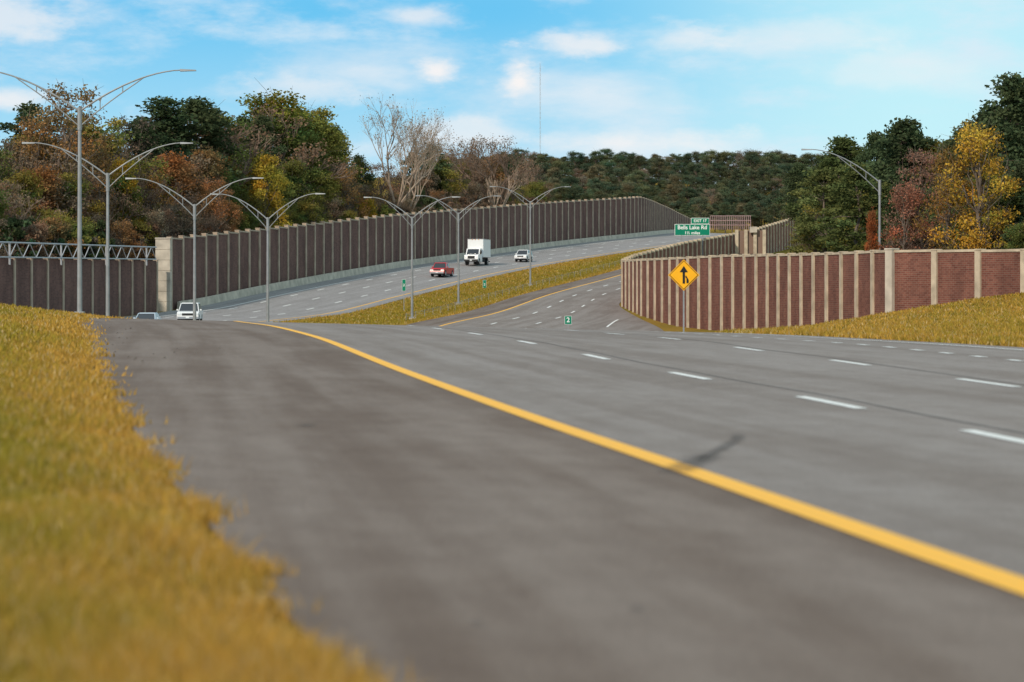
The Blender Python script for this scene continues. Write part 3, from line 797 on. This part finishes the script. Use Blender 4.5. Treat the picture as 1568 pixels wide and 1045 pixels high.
# --- right woodland
FR = empty("woodland")
sky_r = [(1215,250),(1240,240),(1262,228),(1290,208),(1330,196),(1370,184),(1450,176),(1500,168),(1530,150),(1560,120),(1700,105)]
u = 1232
while u < 1680:
    t_ = I([(1220, 330), (1260, 240), (1365, 190), (1568, 175), (1700, 165)], u)
    for layer, (dd, hf) in enumerate(((6, .45), (18, .74), (38, 1.03))):
        uu = u+random.uniform(-9, 9); d = t_+dd+random.uniform(-3, 3); x = brg(uu, d); zb = surf(x, d)
        Hh = (elv(I(sky_r, uu), d)-zb)*hf*random.uniform(.88, 1.02)
        if layer >= 1: col = wch([(DGREEN, 4), (PGREEN, 6), (OLIVE, 1)]); me = random.choice(PIN)
        else:
            if uu < 1370: col = wch([(GREEN, 4), (OLIVE, 4), (PGREEN, 3)])
            else: col = wch([(REDB, 1.5), (BROWN, 3.5), (GREEN, 2.5), (OLIVE, 2)])
            me = random.choice(PIN if col is PGREEN else (THIN if col in (REDB, BROWN) else DEC))
        put(me, x, d, max(4, Hh), col, FR, "broadleaf", wid=random.uniform(1.0, 1.3))
    uu = u+random.uniform(-8, 8); d = t_+5; x = brg(uu, d)
    put(random.choice(SHR), x, d, random.uniform(5.5, 7.5), random.choice([DBR, GREEN, DGREEN]), FR, "shrub", wid=.8)
    u += 20
named(THIN[1], "autumn_tree", 1497, 182, 186, (.52, .32, .05), wid=1.0)
named(THIN[2], "autumn_tree", 1500, 184, 190, (.48, .29, .05), wid=.95)
named(THIN[3], "autumn_tree", 1455, 184, 222, (.40, .22, .07), wid=.9)
named(THIN[0], "autumn_tree", 1412, 188, 222, (.30, .17, .12), wid=.9)
named(THIN[1], "autumn_tree", 1385, 186, 275, (.32, .14, .09), wid=1.0)
named(DEC[2], "autumn_tree", 1336, 186, 318, (.28, .10, .04), wid=.4)
named(THIN[2], "autumn_tree", 1245, 240, 305, (.34, .27, .07), wid=1.0)
named(PIN[0], "pine_tree", 1550, 205, 98, DGREEN, wid=1.3); named(PIN[3], "pine_tree", 1515, 215, 158, DGREEN, wid=1.4)
named(PIN[1], "pine_tree", 1290, 250, 200, PGREEN, wid=1.5); named(PIN[2], "pine_tree", 1385, 225, 172, DGREEN, wid=1.5)
named(PIN[3], "pine_tree", 1262, 235, 250, PGREEN, wid=1.5); named(PIN[0], "pine_tree", 1310, 215, 240, PGREEN, wid=1.5)

# ------------------------------------------------------------------ grass blades
def grass(name, xs, ys, hmin, hmax, w0, w1, golden):
    n = len(xs); zs = np.array([surf(a, b) for a, b in zip(xs, ys)])-.03
    h = rng.uniform(hmin, hmax, n)*(1+.35*np.sin(xs*2.1+ys*.7)*np.sin(ys*1.3))
    ang = rng.uniform(0, math.pi, n); w = (w0+w1*ys)*rng.uniform(.6, 1.3, n)
    lean = rng.normal(0, .45, (n, 2))*h[:, None]
    p = np.stack([xs, ys, zs], 1); dx = np.stack([np.cos(ang)*w, np.sin(ang)*w*.4, 0*w], 1)
    tip = p+np.stack([lean[:, 0], lean[:, 1], h], 1)
    V = np.stack([p-dx*.5, p+dx*.5, tip], 1).reshape(-1, 3)
    patch = .26*np.sin(xs*.9+ys*.23+1)*np.sin(ys*.31+xs*.4)+.18*np.sin(xs*3.7+ys*1.1)*np.sin(ys*1.9-xs)
    g = np.clip(golden+rng.normal(0, .22, n)+patch, 0, 1)[:, None]
    gold = np.array([[.54, .305, .065]]); green = np.array([[.285, .235, .032]])
    c = (gold*g+green*(1-g))*rng.uniform(.6, 1.2, (n, 1))
    st = rng.random(n) < .1; c[st] = np.array([.58, .42, .20])*rng.uniform(.7, 1.1, (st.sum(), 1))
    me = bpy.data.meshes.new(name); me.from_pydata(V.tolist(), [], np.arange(3*n).reshape(n, 3).tolist())
    me.materials.append(GRASSM)
    ca = me.color_attributes.new(name="Col", type='FLOAT_COLOR', domain='POINT')
    cc = np.ones((3*n, 4), np.float32); cc[:, :3] = np.repeat(c, 3, 0); ca.data.foreach_set("color", cc.ravel()); me.update()
    o = bpy.data.objects.new(name, me); scene.collection.objects.link(o)
GRASSM, nt, b = newmat("grass_blades"); nt.nodes.remove(b)
at = N(nt, "ShaderNodeAttribute"); at.attribute_name = "Col"
df = N(nt, "ShaderNodeBsdfDiffuse"); tl = N(nt, "ShaderNodeBsdfTranslucent"); mx = N(nt, "ShaderNodeMixShader"); mx.inputs[0].default_value = .35
nt.links.new(at.outputs[0], df.inputs[0]); nt.links.new(at.outputs[0], tl.inputs[0]); nt.links.new(df.outputs[0], mx.inputs[1]); nt.links.new(tl.outputs[0], mx.inputs[2]); nt.links.new(mx.outputs[0], nt.nodes["Material Output"].inputs[0])
n = 150000
yy = 1/rng.uniform(1/125., 1/6.5, n); e = np.interp(yy, YS, FX['E3'])
wleft = np.maximum(e+.225*yy+1.2, 1.5); t = rng.random(n)
edge = -.19+(.09*np.sin(yy*1.7)+.06*np.sin(yy*4.1+1)+.05*np.sin(yy*9.3)+rng.exponential(.04, n))*(1+yy*.02)+.004*yy
xx = e+edge-t*wleft
gd = np.clip(1.0-(e-xx)/(1.2+.03*yy), .22, 1)
grass("grass_verge", xx, yy, .06, .15, .010, .0009, gd)
n = 60000
yy = rng.uniform(55, 164, n); r0 = np.interp(yy, YS, FX['RE'])+.1; r1 = np.minimum(np.interp(yy, YS, FX['RW'])-.3, .235*yy)
k = r1 > r0; yy = yy[k]; r0 = r0[k]; r1 = r1[k]; xx = r0+(r1-r0)*rng.random(len(yy))
grass("grass_bank", xx, yy, .08, .2, .02, .0007, np.full(len(yy), .6))
n = 60000
yy = rng.uniform(225, 470, n); r0 = np.interp(yy, YS, FX['E2'])+.1; r1 = np.interp(yy, YS, FX['E3'])-.1; t = rng.random(n)
grass("median_grass", r0+(r1-r0)*t, yy, .1, .26, .03, .0004, .05+.65*np.abs(2*t-1)**2)

# ------------------------------------------------------------------ sky and sun
w = bpy.data.worlds.new("World"); scene.world = w; w.use_nodes = True; nt = w.node_tree
bg = nt.nodes["Background"]
tc = N(nt, "ShaderNodeTexCoord"); sep = N(nt, "ShaderNodeSeparateXYZ"); nt.links.new(tc.outputs["Generated"], sep.inputs[0])
el = math.radians(32); sunv = Vector((-.50*math.cos(el), -.866*math.cos(el), math.sin(el)))
skyt = N(nt, "ShaderNodeTexSky"); skyt.sky_type = 'NISHITA'; skyt.sun_disc = False
skyt.sun_elevation = el; skyt.sun_rotation = math.atan2(sunv.x, sunv.y)
X, Y_, Z = sep.outputs[0], sep.outputs[1], sep.outputs[2]
cr = N(nt, "ShaderNodeValToRGB"); E = cr.color_ramp.elements
nt.links.new(Z, cr.inputs[0])
E[0].position = 0.0; E[0].color = (.66, .83, .94, 1)
E[1].position = 1.0; E[1].color = (.60, .63, .68, 1)
for p, c in ((.035, (.57, .81, .95, 1)), (.07, (.35, .71, .94, 1)), (.115, (.13, .56, .91, 1)), (.3, (.40, .54, .71, 1))):
    q = E.new(p); q.color = c
col = mixc(nt, mrange(nt, X, -.01, .17, 0, .8), cr.outputs[0], (.60, .93, .98))
vec = mapping(nt, tc.outputs["Generated"], (9, 9, 30))
n1 = noise(nt, vec, 1.0, 8, .62)
n2 = noise(nt, mapping(nt, tc.outputs["Generated"], (26, 26, 60), (3, 1, 2)), 1.0, 7, .62)
wide = mrange(nt, math_(nt, 'ADD', math_(nt, 'MULTIPLY', n1, .7), math_(nt, 'MULTIPLY', n2, .3)), .45, .65, 0, .75)
col = mixc(nt, wide, col, (.74, .85, .94))
for (pu, pv, ru, rv, amt) in ((668, 111, 34, 17, .95), (797, 122, 30, 36, 1.0), (893, 70, 62, 20, .75), (645, 27, 62, 15, .65), (1035, 66, 75, 22, .55),
                         (960, 220, 130, 20, .75), (700, 205, 110, 22, .6), (30, 40, 110, 45, .7), (20, 160, 60, 14, .75), (560, 110, 120, 40, .35), (880, 140, 160, 40, .3),
                         (1200, 60, 120, 26, .4), (1380, 110, 130, 26, .35), (470, 140, 90, 22, .45)):
    dx = math_(nt, 'DIVIDE', math_(nt, 'SUBTRACT', X, (pu-784)/F), ru/F)
    dz = math_(nt, 'DIVIDE', math_(nt, 'SUBTRACT', Z, (450-pv)/F), rv/F)
    r2 = math_(nt, 'SQRT', math_(nt, 'ADD', math_(nt, 'MULTIPLY', dx, dx), math_(nt, 'MULTIPLY', dz, dz)))
    rr = math_(nt, 'ADD', r2, math_(nt, 'MULTIPLY', math_(nt, 'SUBTRACT', n2, .5), 3.8))
    back = math_(nt, 'GREATER_THAN', Y_, 0.0)
    mk_ = math_(nt, 'MULTIPLY', mrange(nt, rr, 1.5, .1, 0, amt), back)
    col = mixc(nt, mk_, col, (.97, .93, .92))
ten = mixc(nt, 1.0, col, (10, 10, 10), 'MULTIPLY')
fin = mixc(nt, .06, ten, skyt.outputs[0])
nt.links.new(fin, bg.inputs[0]); bg.inputs[1].default_value = .1
sl = bpy.data.lights.new("sun", 'SUN'); sl.energy = 3.2; sl.angle = math.radians(3.0); sl.color = (1, .89, .73)
so = bpy.data.objects.new("sun", sl); scene.collection.objects.link(so); so.rotation_euler = (-sunv).to_track_quat('-Z', 'Y').to_euler()

# ------------------------------------------------------------------ camera
cd = bpy.data.cameras.new("camera"); cd.lens = 85; cd.sensor_width = 36; cd.clip_end = 20000; cd.clip_start = .1
cd.shift_y = -72.5/1568
cd.dof.use_dof = True; cd.dof.focus_distance = 190; cd.dof.aperture_fstop = 1.7
co = bpy.data.objects.new("camera", cd); scene.collection.objects.link(co)
co.location = (0, 0, EYE); co.rotation_euler = (math.pi/2, 0, 0); scene.camera = co
scene.view_settings.view_transform = 'Standard'; scene.view_settings.look = 'None'; scene.view_settings.exposure = 0
